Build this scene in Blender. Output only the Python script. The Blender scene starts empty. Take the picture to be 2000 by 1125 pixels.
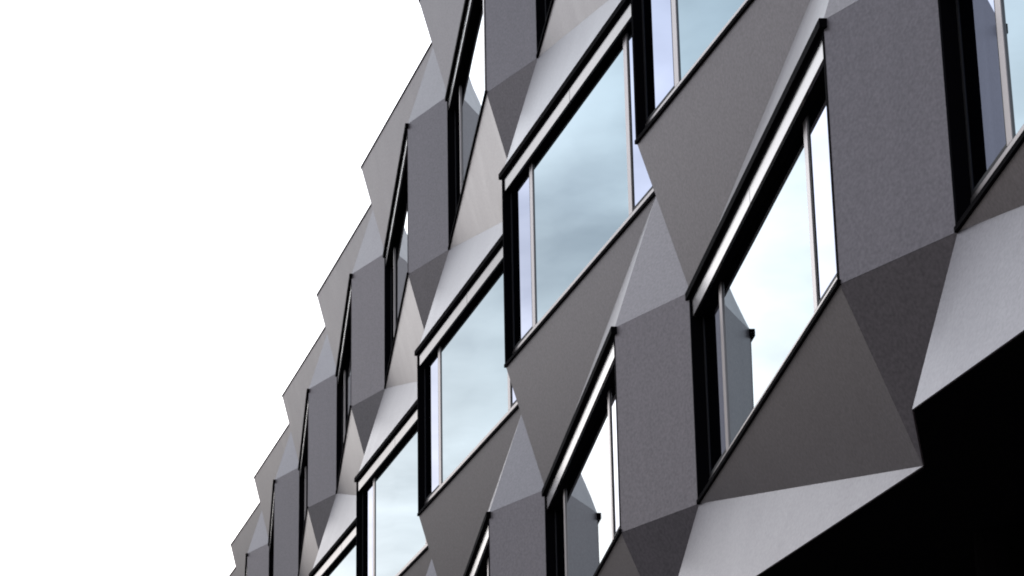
import bpy, math, random
from mathutils import Vector, Matrix

S = bpy.context.scene
COL = S.collection
random.seed(7)

# ------------------------------------------------------------------ camera
EYE = 1.6
cam_d = bpy.data.cameras.new("camera")
cam = bpy.data.objects.new("camera", cam_d)
COL.objects.link(cam)
S.camera = cam
cam_d.sensor_width = 36.0
cam_d.lens = 93.434
cam_d.clip_start = 0.1
cam_d.clip_end = 3000
yaw, pit, rol = (math.radians(a) for a in (-10.89105, 19.78624, -1.03119))
cy, sy, cp, sp = math.cos(yaw), math.sin(yaw), math.cos(pit), math.sin(pit)
Fv = Vector((cy*cp, sy*cp, sp)); R0 = Vector((sy, -cy, 0)); U0 = R0.cross(Fv)
Rv = R0*math.cos(rol) + U0*math.sin(rol)
Uv = -R0*math.sin(rol) + U0*math.cos(rol)
M = Matrix((Rv, Uv, -Fv)).transposed().to_4x4()
M.translation = Vector((0, 0, EYE))
cam.matrix_world = M

# ------------------------------------------------------------------ light
SUN_AZ, SUN_EL = math.radians(-4), math.radians(42)      # azimuth from +x (along the facade)
sun_dir = Vector((math.cos(SUN_AZ)*math.cos(SUN_EL), math.sin(SUN_AZ)*math.cos(SUN_EL), math.sin(SUN_EL)))
sl = bpy.data.lights.new("sun", 'SUN'); sl.energy = 0.5; sl.angle = math.radians(20); sl.color = (1.0, 0.95, 0.89)
sun = bpy.data.objects.new("sun", sl); COL.objects.link(sun)
sun.rotation_euler = (-sun_dir).to_track_quat('-Z', 'Y').to_euler()
sun.location = (20, 20, 40)

W = bpy.data.worlds.new("World"); S.world = W; W.use_nodes = True
nt = W.node_tree; nt.nodes.clear()
N = nt.nodes.new; L = nt.links.new
out = N('ShaderNodeOutputWorld'); bg = N('ShaderNodeBackground'); bg.inputs['Strength'].default_value = 0.1
sky = N('ShaderNodeTexSky'); sky.sky_type = 'NISHITA'; sky.sun_disc = False
sky.sun_elevation = SUN_EL; sky.sun_rotation = math.pi/2 - SUN_AZ
tc = N('ShaderNodeTexCoord'); sep = N('ShaderNodeSeparateXYZ'); L(tc.outputs['Generated'], sep.inputs[0])
def math_node(op, a=None, b=None, clamp=False):
    m = N('ShaderNodeMath'); m.operation = op; m.use_clamp = clamp
    for i, v in enumerate((a, b)):
        if v is None: continue
        if isinstance(v, (int, float)): m.inputs[i].default_value = v
        else: L(v, m.inputs[i])
    return m.outputs[0]
zz = math_node('MAXIMUM', sep.outputs['Z'], 0.03)
px = math_node('DIVIDE', sep.outputs['X'], zz); py = math_node('DIVIDE', sep.outputs['Y'], zz)
cmb = N('ShaderNodeCombineXYZ'); L(px, cmb.inputs[0]); L(py, cmb.inputs[1])
def cloud(scale, detail, rough, off):
    mp = N('ShaderNodeMapping'); mp.inputs['Location'].default_value = off; mp.inputs['Scale'].default_value = (0.75, 1.0, 1)
    L(cmb.outputs[0], mp.inputs[0])
    n = N('ShaderNodeTexNoise'); n.inputs['Scale'].default_value = scale; n.inputs['Detail'].default_value = detail
    n.inputs['Roughness'].default_value = rough; L(mp.outputs[0], n.inputs['Vector'])
    return n.outputs['Fac']
c1 = cloud(2.2, 7, 0.52, (3.1, 1.7, 0)); c2 = cloud(0.8, 5, 0.5, (8.2, 4.1, 2))
# toward-the-sun term: thin bright overcast on the sun's side
flat = N('ShaderNodeCombineXYZ'); L(sep.outputs['X'], flat.inputs[0]); L(sep.outputs['Y'], flat.inputs[1])
nrm = N('ShaderNodeVectorMath'); nrm.operation = 'NORMALIZE'; L(flat.outputs[0], nrm.inputs[0])
vd = N('ShaderNodeVectorMath'); vd.operation = 'DOT_PRODUCT'; L(nrm.outputs[0], vd.inputs[0])
vd.inputs[1].default_value = (math.cos(SUN_AZ), math.sin(SUN_AZ), 0)
dt = math_node('MAXIMUM', vd.outputs['Value'], 0.0)
glow = math_node('POWER', dt, 9.0)
cov = math_node('ADD', c1, math_node('MULTIPLY', c2, 0.8))
cov = math_node('ADD', cov, math_node('MULTIPLY', glow, 0.75))
mr = N('ShaderNodeMapRange'); mr.inputs['From Min'].default_value = 0.78; mr.inputs['From Max'].default_value = 1.28
mr.inputs['To Min'].default_value = 0.42; mr.inputs['To Max'].default_value = 1.0
mr.interpolation_type = 'SMOOTHSTEP'; L(cov, mr.inputs['Value'])
bright = math_node('ADD', math_node('MULTIPLY', glow, 11.0), 16.0)
# the veil thins towards the zenith
bright = math_node('MULTIPLY', bright, math_node('SUBTRACT', 1.15, math_node('MULTIPLY', sep.outputs['Z'], 0.45)))
hz = N('ShaderNodeMapRange'); hz.interpolation_type = 'SMOOTHSTEP'; hz.inputs['From Min'].default_value = 0.085
hz.inputs['From Max'].default_value = 0.285; hz.inputs['To Min'].default_value = 0.05; hz.inputs['To Max'].default_value = 1.0
L(sep.outputs['Z'], hz.inputs['Value']); bright = math_node('MULTIPLY', bright, hz.outputs[0])
bright = math_node('MULTIPLY', bright, math_node('ADD', math_node('MULTIPLY', c1, 1.3), 0.38))
cc = N('ShaderNodeVectorMath'); cc.operation = 'SCALE'

pt = N('ShaderNodeMapRange'); pt.interpolation_type = 'SMOOTHSTEP'; pt.inputs['From Min'].default_value = 0.38; pt.inputs['From Max'].default_value = 0.56
pt.inputs['To Min'].default_value = 0.80; pt.inputs['To Max'].default_value = 1.04; L(cloud(1.5, 8, 0.55, (1.4, 6.3, 5.0)), pt.inputs['Value'])
bright = math_node('MULTIPLY', bright, pt.outputs[0])
tn = N('ShaderNodeMix'); tn.data_type = 'RGBA'; tn.inputs[6].default_value = (1.09, 0.98, 0.89, 1); tn.inputs[7].default_value = (0.93, 0.985, 1.07, 1)
L(math_node('MULTIPLY', sep.outputs['Z'], 2.0, True), tn.inputs['Factor']); L(tn.outputs[2], cc.inputs[0]); L(bright, cc.inputs['Scale'])
mix = N('ShaderNodeMix'); mix.data_type = 'RGBA'
L(mr.outputs[0], mix.inputs['Factor']); L(sky.outputs[0], mix.inputs[6]); L(cc.outputs[0], mix.inputs[7])
L(mix.outputs[2], bg.inputs['Color']); L(bg.outputs[0], out.inputs[0])

S.view_settings.view_transform = 'Standard'
S.view_settings.look = 'None'
S.view_settings.exposure = 0.0
S.view_settings.gamma = 1.0
S.render.engine = 'CYCLES'
S.cycles.max_bounces = 8
S.cycles.glossy_bounces = 6
S.cycles.filter_width = 1.9
S.render.resolution_x = 1024; S.render.resolution_y = 576

# ------------------------------------------------------------------ materials
def new_mat(name):
    m = bpy.data.materials.new(name); m.use_nodes = True
    b = m.node_tree.nodes['Principled BSDF']
    return m, m.node_tree, b

def cladding(name, col, rough=0.33, metal=0.36, streak=0.22):
    """powder-coated sheet: fine metallic fleck, faint rain streaks and blotches"""
    m, t, b = new_mat(name); n, l = t.nodes.new, t.links.new
    tc = n('ShaderNodeTexCoord')
    fl = n('ShaderNodeTexNoise'); fl.inputs['Scale'].default_value = 42; fl.inputs['Detail'].default_value = 3
    l(tc.outputs['Object'], fl.inputs['Vector'])
    mp = n('ShaderNodeMapping'); mp.inputs['Scale'].default_value = (1.6, 1.6, 0.12); l(tc.outputs['Object'], mp.inputs[0])
    st = n('ShaderNodeTexNoise'); st.inputs['Scale'].default_value = 3.0; st.inputs['Detail'].default_value = 6
    st.inputs['Roughness'].default_value = 0.6; l(mp.outputs[0], st.inputs['Vector'])
    bl = n('ShaderNodeTexNoise'); bl.inputs['Scale'].default_value = 0.45; bl.inputs['Detail'].default_value = 3
    l(tc.outputs['Object'], bl.inputs['Vector'])
    def mth(op, a, c):
        k = n('ShaderNodeMath'); k.operation = op
        for i, v in enumerate((a, c)):
            if isinstance(v, (int, float)): k.inputs[i].default_value = v
            else: l(v, k.inputs[i])
        return k.outputs[0]
    v = mth('ADD', mth('MULTIPLY', fl.outputs['Fac'], 0.85), mth('MULTIPLY', st.outputs['Fac'], streak))
    v = mth('ADD', v, mth('MULTIPLY', bl.outputs['Fac'], 0.14))
    oi = n('ShaderNodeObjectInfo'); v = mth('ADD', v, mth('MULTIPLY', mth('SUBTRACT', oi.outputs['Random'], 0.5), 0.12))
    v = mth('ADD', v, 1.0 - 0.425 - streak*0.5 - 0.07)
    sc = n('ShaderNodeVectorMath'); sc.operation = 'SCALE'; sc.inputs[0].default_value = col; l(v, sc.inputs['Scale'])
    l(sc.outputs[0], b.inputs['Base Color'])
    rr = mth('ADD', mth('MULTIPLY', st.outputs['Fac'], 0.10), rough-0.05); l(rr, b.inputs['Roughness'])
    b.inputs['Metallic'].default_value = metal; b.inputs['Specular IOR Level'].default_value = 0.35
    bp = n('ShaderNodeBump'); bp.inputs['Strength'].default_value = 0.10; bp.inputs['Distance'].default_value = 0.02
    l(bl.outputs['Fac'], bp.inputs['Height']); l(bp.outputs[0], b.inputs['Normal'])
    return m

MC = cladding('anodised_cladding', (0.192, 0.170, 0.182))
MC2 = cladding('anodised_cladding_worn', (0.208, 0.182, 0.190))

def plain(name, col, rough=0.5, metal=0.0, spec=0.5, var=0.15, scale=6):
    m, t, b = new_mat(name); n, l = t.nodes.new, t.links.new
    tc = n('ShaderNodeTexCoord'); x = n('ShaderNodeTexNoise'); x.inputs['Scale'].default_value = scale; x.inputs['Detail'].default_value = 5
    l(tc.outputs['Object'], x.inputs['Vector'])
    k = n('ShaderNodeMapRange'); k.inputs['To Min'].default_value = 1-var; k.inputs['To Max'].default_value = 1+var; l(x.outputs['Fac'], k.inputs['Value'])
    sc = n('ShaderNodeVectorMath'); sc.operation = 'SCALE'; sc.inputs[0].default_value = col; l(k.outputs[0], sc.inputs['Scale'])
    l(sc.outputs[0], b.inputs['Base Color']); b.inputs['Roughness'].default_value = rough
    b.inputs['Metallic'].default_value = metal; b.inputs['Specular IOR Level'].default_value = spec
    return m
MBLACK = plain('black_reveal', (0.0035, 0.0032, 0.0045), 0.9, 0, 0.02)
MTRIM = plain('black_trim', (0.005, 0.004, 0.005), 0.85, 0, 0.03)
MCOPE = plain('dark_coping', (0.05, 0.022, 0.018), 0.8, 0.0, 0.1)
MMULL = plain('champagne_frame', (0.33, 0.295, 0.29), 0.28, 0.85, 0.5, 0.06)
MGASK = plain('gasket', (0.012, 0.01, 0.011), 0.6)
MFASC = plain('satin_fascia', (0.20, 0.185, 0.18), 0.16, 0.9, 0.5, 0.04)
MROOF = plain('roof_membrane', (0.18, 0.18, 0.18), 0.9)
MWALL = plain('rear_wall', (0.12, 0.12, 0.13), 0.8)
MASPH = plain('asphalt', (0.085, 0.083, 0.082), 0.9, 0, 0.3, 0.3, 3)
MPAVE = plain('paving', (0.20, 0.168, 0.155), 0.85, 0, 0.3, 0.15, 2)
MKERB = plain('kerb_stone', (0.26, 0.26, 0.25), 0.8)

def glass(name, col, warp=0.012):
    m, t, b = new_mat(name); n, l = t.nodes.new, t.links.new
    b.inputs['Base Color'].default_value = (*col, 1); b.inputs['Metallic'].default_value = 1.0
    b.inputs['Roughness'].default_value = 0.012
    tc = n('ShaderNodeTexCoord'); x = n('ShaderNodeTexNoise'); x.inputs['Scale'].default_value = 0.5; x.inputs['Detail'].default_value = 1
    l(tc.outputs['Object'], x.inputs['Vector'])
    bp = n('ShaderNodeBump'); bp.inputs['Strength'].default_value = 0.25; bp.inputs['Distance'].default_value = warp
    l(x.outputs['Fac'], bp.inputs['Height']); l(bp.outputs[0], b.inputs['Normal'])
    return m
MGLASS = glass('solar_glass', (0.120, 0.200, 0.245))
MGLASS2 = glass('side_glass', (0.22, 0.26, 0.38))

# ------------------------------------------------------------------ mesh helpers
def make_mesh(name, verts, faces, mat, parent=None):
    me = bpy.data.meshes.new(name); me.from_pydata([tuple(v) for v in verts], [], faces)
    me.validate(); me.update(); me.materials.append(mat)
    o = bpy.data.objects.new(name, me); COL.objects.link(o)
    if parent is not None: o.parent = parent
    return o

class MB:
    def __init__(s): s.v = []; s.f = []
    def add(s, vs, fs):
        k = len(s.v); s.v += [Vector(v) for v in vs]; s.f += [tuple(i+k for i in f) for f in fs]
    def box(s, fr, u0, u1, n0, n1, z0, z1):
        """box in a window's frame: along, outward, up"""
        P = [fr(u, n, z) for z in (z0, z1) for n in (n0, n1) for u in (u0, u1)]
        s.add(P, [(0,1,3,2), (4,6,7,5), (0,4,5,1), (2,3,7,6), (0,2,6,4), (1,5,7,3)])
    def build(s, name, mat, parent=None, bev=0):
        o = make_mesh(name, s.v, s.f, mat, parent)
        if bev:
            md = o.modifiers.new('bevel', 'BEVEL'); md.width = bev; md.segments = 2; md.limit_method = 'ANGLE'
        return o

def panel(name, pts, mat, parent, flip_ref=Vector((0, 1, 0)), thick=0.025):
    """one folded-sheet facet: front face given by its corners, real thickness behind, edges closed"""
    pts = [Vector(p) for p in pts]
    n = (pts[1]-pts[0]).cross(pts[2]-pts[0]).normalized()
    if n.dot(flip_ref) < 0: n = -n; pts.reverse()
    c = sum(pts, Vector())/len(pts)
    # 2 mm shadow joint round every facet
    fr = []
    for p in pts:
        d = (c-p); fr.append(p + d.normalized()*0.0012)
    bk = [p - n*thick + (c-p).normalized()*0.03 for p in fr]
    k = len(pts)
    faces = [tuple(range(k)), tuple(range(2*k-1, k-1, -1))] + [(i, i+k, (i+1) % k+k, (i+1) % k) for i in range(k)]
    return make_mesh(name, fr+bk, faces, mat, parent)

# ------------------------------------------------------------------ setting
def struct(o): o['kind'] = 'structure'; return o
g = MB(); g.add([(-600, -600, 0), (900, -600, 0), (900, 600, 0), (-600, 600, 0)], [(0, 1, 2, 3)])
struct(g.build('ground', MASPH))
g = MB(); g.add([(-30, -5.6, 0.13), (120, -5.6, 0.13), (120, 2.2, 0.13), (-30, 2.2, 0.13),
                 (-30, 2.2, 0.0), (120, 2.2, 0.0)], [(0, 1, 2, 3), (3, 2, 5, 4)])
struct(g.build('pavement', MPAVE))
g = MB(); g.box(lambda u, n, z: Vector((u, n, z)), -30, 120, 2.203, 2.36, 0.0, 0.127)
struct(g.build('kerb', MKERB))

# ------------------------------------------------------------------ building lattice (periods of 6 m)
K = 6.0
ROW = {  # row: corner -> (x, y, z) in periods from the eye
    -1: dict(TL=(1.2586, -.8120, .7255), TR=(0.4410, -.8849, .7255)),
    0: dict(TL=(3.2582, -.8707, 1.2002), TR=(2.4180, -.8023, 1.2002), BL=(3.2582, -.8707, .9062), BR=(2.4180, -.8023, .9062)),
    1: dict(TL=(3.2885, -.8121, 1.7868), TR=(2.4635, -.8819, 1.7868), BL=(3.2885, -.8121, 1.4252), BR=(2.4635, -.8819, 1.4252)),
    2: dict(TL=(5.3187, -.8866, 2.3937), TR=(4.4877, -.8216, 2.3937), BL=(5.3187, -.8866, 2.0305), BR=(4.4877, -.8216, 2.0305)),
    3: dict(BL=(5.3709, -.8313, 2.6462), BR=(4.5459, -.8991, 2.6462)),
}
OFF = {-1: 2, 0: 0, 1: 0, 2: -2, 3: -2}       # bay j of a row -> lattice index
def P(r, c, j):
    x, y, z = ROW[r][c]
    return Vector(((x + j + OFF[r])*K, y*K, z*K + EYE))
J0, J1 = -3, 9
BAYS = range(J0, J1+1)

bld = bpy.data.objects.new('office_building', None); COL.objects.link(bld)
bld['label'] = 'dark grey office building with faceted metal facade panels and rows of slanted mirrored windows'
bld['category'] = 'building'

# windows ---------------------------------------------------------------
def window(r, j):
    TL, TR, BL = P(r, 'TL', j), P(r, 'TR', j), P(r, 'BL', j)
    e = (TR-TL); w = e.length; e.normalize()
    n = Vector((0, 0, 1)).cross(e)
    if n.y < 0: n = -n
    h = TL.z - BL.z
    fr = lambda u, d, z: TL + e*u + n*d + Vector((0, 0, z))
    D = -0.088 if r != 1 else -0.072
    # black reveal: two jambs, soffit, sill bed, with the casing edge round the opening
    b = MB()
    b.box(fr, 0.0, 0.045, D-0.06, 0.012, -h+0.033, -0.064)
    b.box(fr, w-0.045, w, D-0.06, 0.004, -h+0.033, -0.064)
    b.box(fr, 0.045, w-0.045, D-0.06, -0.026, -0.235, -0.064)
    b.box(fr, 0.047, w-0.047, D-0.06, -0.0255, -h+0.033, -h+0.05)
    b.box(fr, 0.046, w-0.046, -0.0255, 0.002, -0.101, -0.0645)
    win = b.build('window', MBLACK, bld)
    # projecting hood over the head
    b = MB(); b.box(fr, -0.05, w+0.03, -0.05, 0.035, -0.062, 0.004)
    b.build('hood', MTRIM, win, 0.004)
    # satin fascia strip below the hood
    b = MB(); um = w*0.5
    b.box(fr, 0.048, um-0.006, -0.024, 0.0, -0.235, -0.102)
    b.box(fr, um+0.006, w-0.048, -0.024, 0.0, -0.235, -0.102)
    b.build('fascia_strip', MFASC, win, 0.002)
    # sill
    b = MB(); b.box(fr, -0.01, w+0.01, D-0.06, 0.02, -h-0.006, -h+0.03)
    b.build('sill', MTRIM, win, 0.003)
    # mullions and rails
    m1, m2 = 0.86, 4.05
    zt, zb = -0.237, -h+0.052
    rh = 0.105 if r == 1 else 0.135
    b = MB(); b.box(fr, 0.048, w-0.048, D-0.02, D+0.014, zb, zb+rh)
    b.build('bottom_rail', MMULL, win, 0.003)
    for mc in (m1, m2):
        b = MB(); b.box(fr, mc-0.052, mc+0.052, D-0.02, D+0.012, zb+rh+0.002, zt)
        b.build('mullion', MMULL, win, 0.003)
    # opening casements in the side lights: slim sash with a dark gasket line
    for (a, c) in ((0.048, m1-0.054), (m2+0.054, w-0.048)):
        b = MB(); t = 0.028; zz0 = zb+rh+0.002
        b.box(fr, a, c, D-0.018, D+0.006, zz0+0.004, zz0+0.034)
        b.box(fr, a, a+t, D-0.018, D+0.006, zz0+0.036, zt-0.002)
        b.box(fr, c-t, c, D-0.018, D+0.006, zz0+0.036, zt-0.002)
        sash = b.build('sash', MGASK, win)
        b = MB(); b.box(fr, a+t, c-t, D-0.012, D+0.0, zz0+0.036, zt-0.001)
        b.build('pane', MGLASS2, win)
    b = MB(); b.box(fr, m1+0.054, m2-0.054, D-0.012, D, zb+rh+0.001, zt-0.001)
    b.build('pane', MGLASS, win)
    return win

for r in (2, 1, 0):
    for j in BAYS:
        window(r, j)

def mt(k): return MC2 if k % 3 == 0 else MC
# piers between the windows ------------------------------------------------
for r in (0, 1, 2):
    for j in list(BAYS)[:-1]:
        # from this bay's TL to the next bay's TR
        panel('pier_panel', [P(r, 'TL', j), P(r, 'TR', j+1), P(r, 'BR', j+1), P(r, 'BL', j)], mt(j), bld)
# folded bands between storeys
def tri(name, a, b, c, k):
    panel(name, [a, b, c], mt(k), bld)
for up, lo in ((3, 2), (1, 0)):          # proud sills over recessed heads
    for j in BAYS:
        tri('apron_panel', P(up, 'BL', j), P(up, 'BR', j), P(lo, 'TL', j), j)
        tri('lintel_panel', P(up, 'BR', j), P(lo, 'TR', j), P(lo, 'TL', j), j+1)
        if j > J0:
            tri('pleat_panel', P(up, 'BR', j), P(lo, 'TR', j), P(lo, 'TL', j-1), j+2)
            tri('pleat_panel', P(up, 'BR', j), P(up, 'BL', j-1), P(lo, 'TL', j-1), j)
for up, lo in ((2, 1), (0, -1)):
    q = 0
    for j in BAYS:
        # lattice: upper index i pairs with lower index i+2 ; in bay numbers these are the same bay + shift
        iu = j + OFF[up]; jl = iu + 2 - OFF[lo]
        tri('apron_panel', P(up, 'BL', j), P(up, 'BR', j), P(lo, 'TR', jl), j+1)
        tri('lintel_panel', P(up, 'BL', j), P(lo, 'TL', jl), P(lo, 'TR', jl), j)
        if j > J0:
            tri('pleat_panel', P(up, 'BR', j), P(up, 'BL', j-1), P(lo, 'TR', jl), j)
            tri('pleat_panel', P(up, 'BL', j-1), P(lo, 'TR', jl), P(lo, 'TL', jl-1), j+2)

# core, roof, coping, ground floor -----------------------------------------
XA = P(1, 'TR', J0).x + 0.3; XB = P(1, 'TL', J1).x - 0.3
ZR = P(3, 'BL', 0).z; ZG = P(-1, 'TL', 0).z
I = lambda u, n, z: Vector((u, n, z))
b = MB(); b.box(I, XA, XB, -24.0, -5.75, ZG+0.3, ZR-0.35)
b.build('wall', MWALL, bld)
chain = []
for j in BAYS: chain += [P(3, 'BR', j), P(3, 'BL', j)]
back = [Vector((chain[-1].x, -24.2, ZR)), Vector((chain[0].x, -24.2, ZR))]
b = MB(); pts = [p + Vector((0, -0.22, -0.02)) for p in chain] + [q-Vector((0, 0, 0.02)) for q in back]
k = len(pts); low = [p - Vector((0, 0, 0.06)) for p in pts]
b.add(pts + low, [tuple(range(k)), tuple(range(2*k-1, k-1, -1))] + [(i, i+k, (i+1) % k + k, (i+1) % k) for i in range(k)])
b.build('roof', MROOF, bld)
def ribbon(mb, pts, n0, n1, z0, z1):
    """strip following a zigzag line; n = outward (+y) offsets"""
    for a, c in zip(pts[:-1], pts[1:]):
        e = (c-a).normalized(); nn = Vector((0, 0, 1)).cross(e)
        if nn.y < 0: nn = -nn
        L_ = (c-a).length
        f = lambda u, d, z: a + e*u + nn*d + Vector((0, 0, z))
        mb.box(f, 0.0, L_, n0, n1, z0, z1)
b = MB(); ribbon(b, chain, -0.30, 0.012, 0.002, 0.03)
b.build('coping', MCOPE, bld, 0.004)
# soffit over the set-back ground floor, its deep shade put into the near-black colour
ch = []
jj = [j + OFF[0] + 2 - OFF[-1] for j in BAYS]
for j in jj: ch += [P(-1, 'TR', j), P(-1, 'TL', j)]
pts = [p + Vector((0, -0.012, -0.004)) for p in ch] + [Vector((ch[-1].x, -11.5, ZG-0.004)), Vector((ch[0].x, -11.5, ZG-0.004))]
k = len(pts); hi = [p + Vector((0, -0.3, 0.2)) for p in pts]
b = MB(); b.add(pts + hi, [tuple(range(k-1, -1, -1)), tuple(range(k, 2*k))] + [(i, (i+1) % k, (i+1) % k + k, i+k) for i in range(k)])
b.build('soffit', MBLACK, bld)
b = MB(); b.box(I, ch[0].x, ch[-1].x, -11.8, -10.2, 0.0, ZG-0.01)
b.build('shopfront', MBLACK, bld)  # near-black colour stands for the shade under the overhang
for i in range(0, 26, 2):
    b = MB(); x = ch[0].x + 1.5 + i*3.0
    vs = []; fs = []
    for z in (0.13, ZG-0.006):
        for a in range(16):
            t = a*math.tau/16; vs.append((x+0.22*math.cos(t), -6.4+0.22*math.sin(t), z))
    fs = [(a, (a+1) % 16, (a+1) % 16+16, a+16) for a in range(16)]
    b.add(vs, fs); b.build('column', MTRIM, bld)
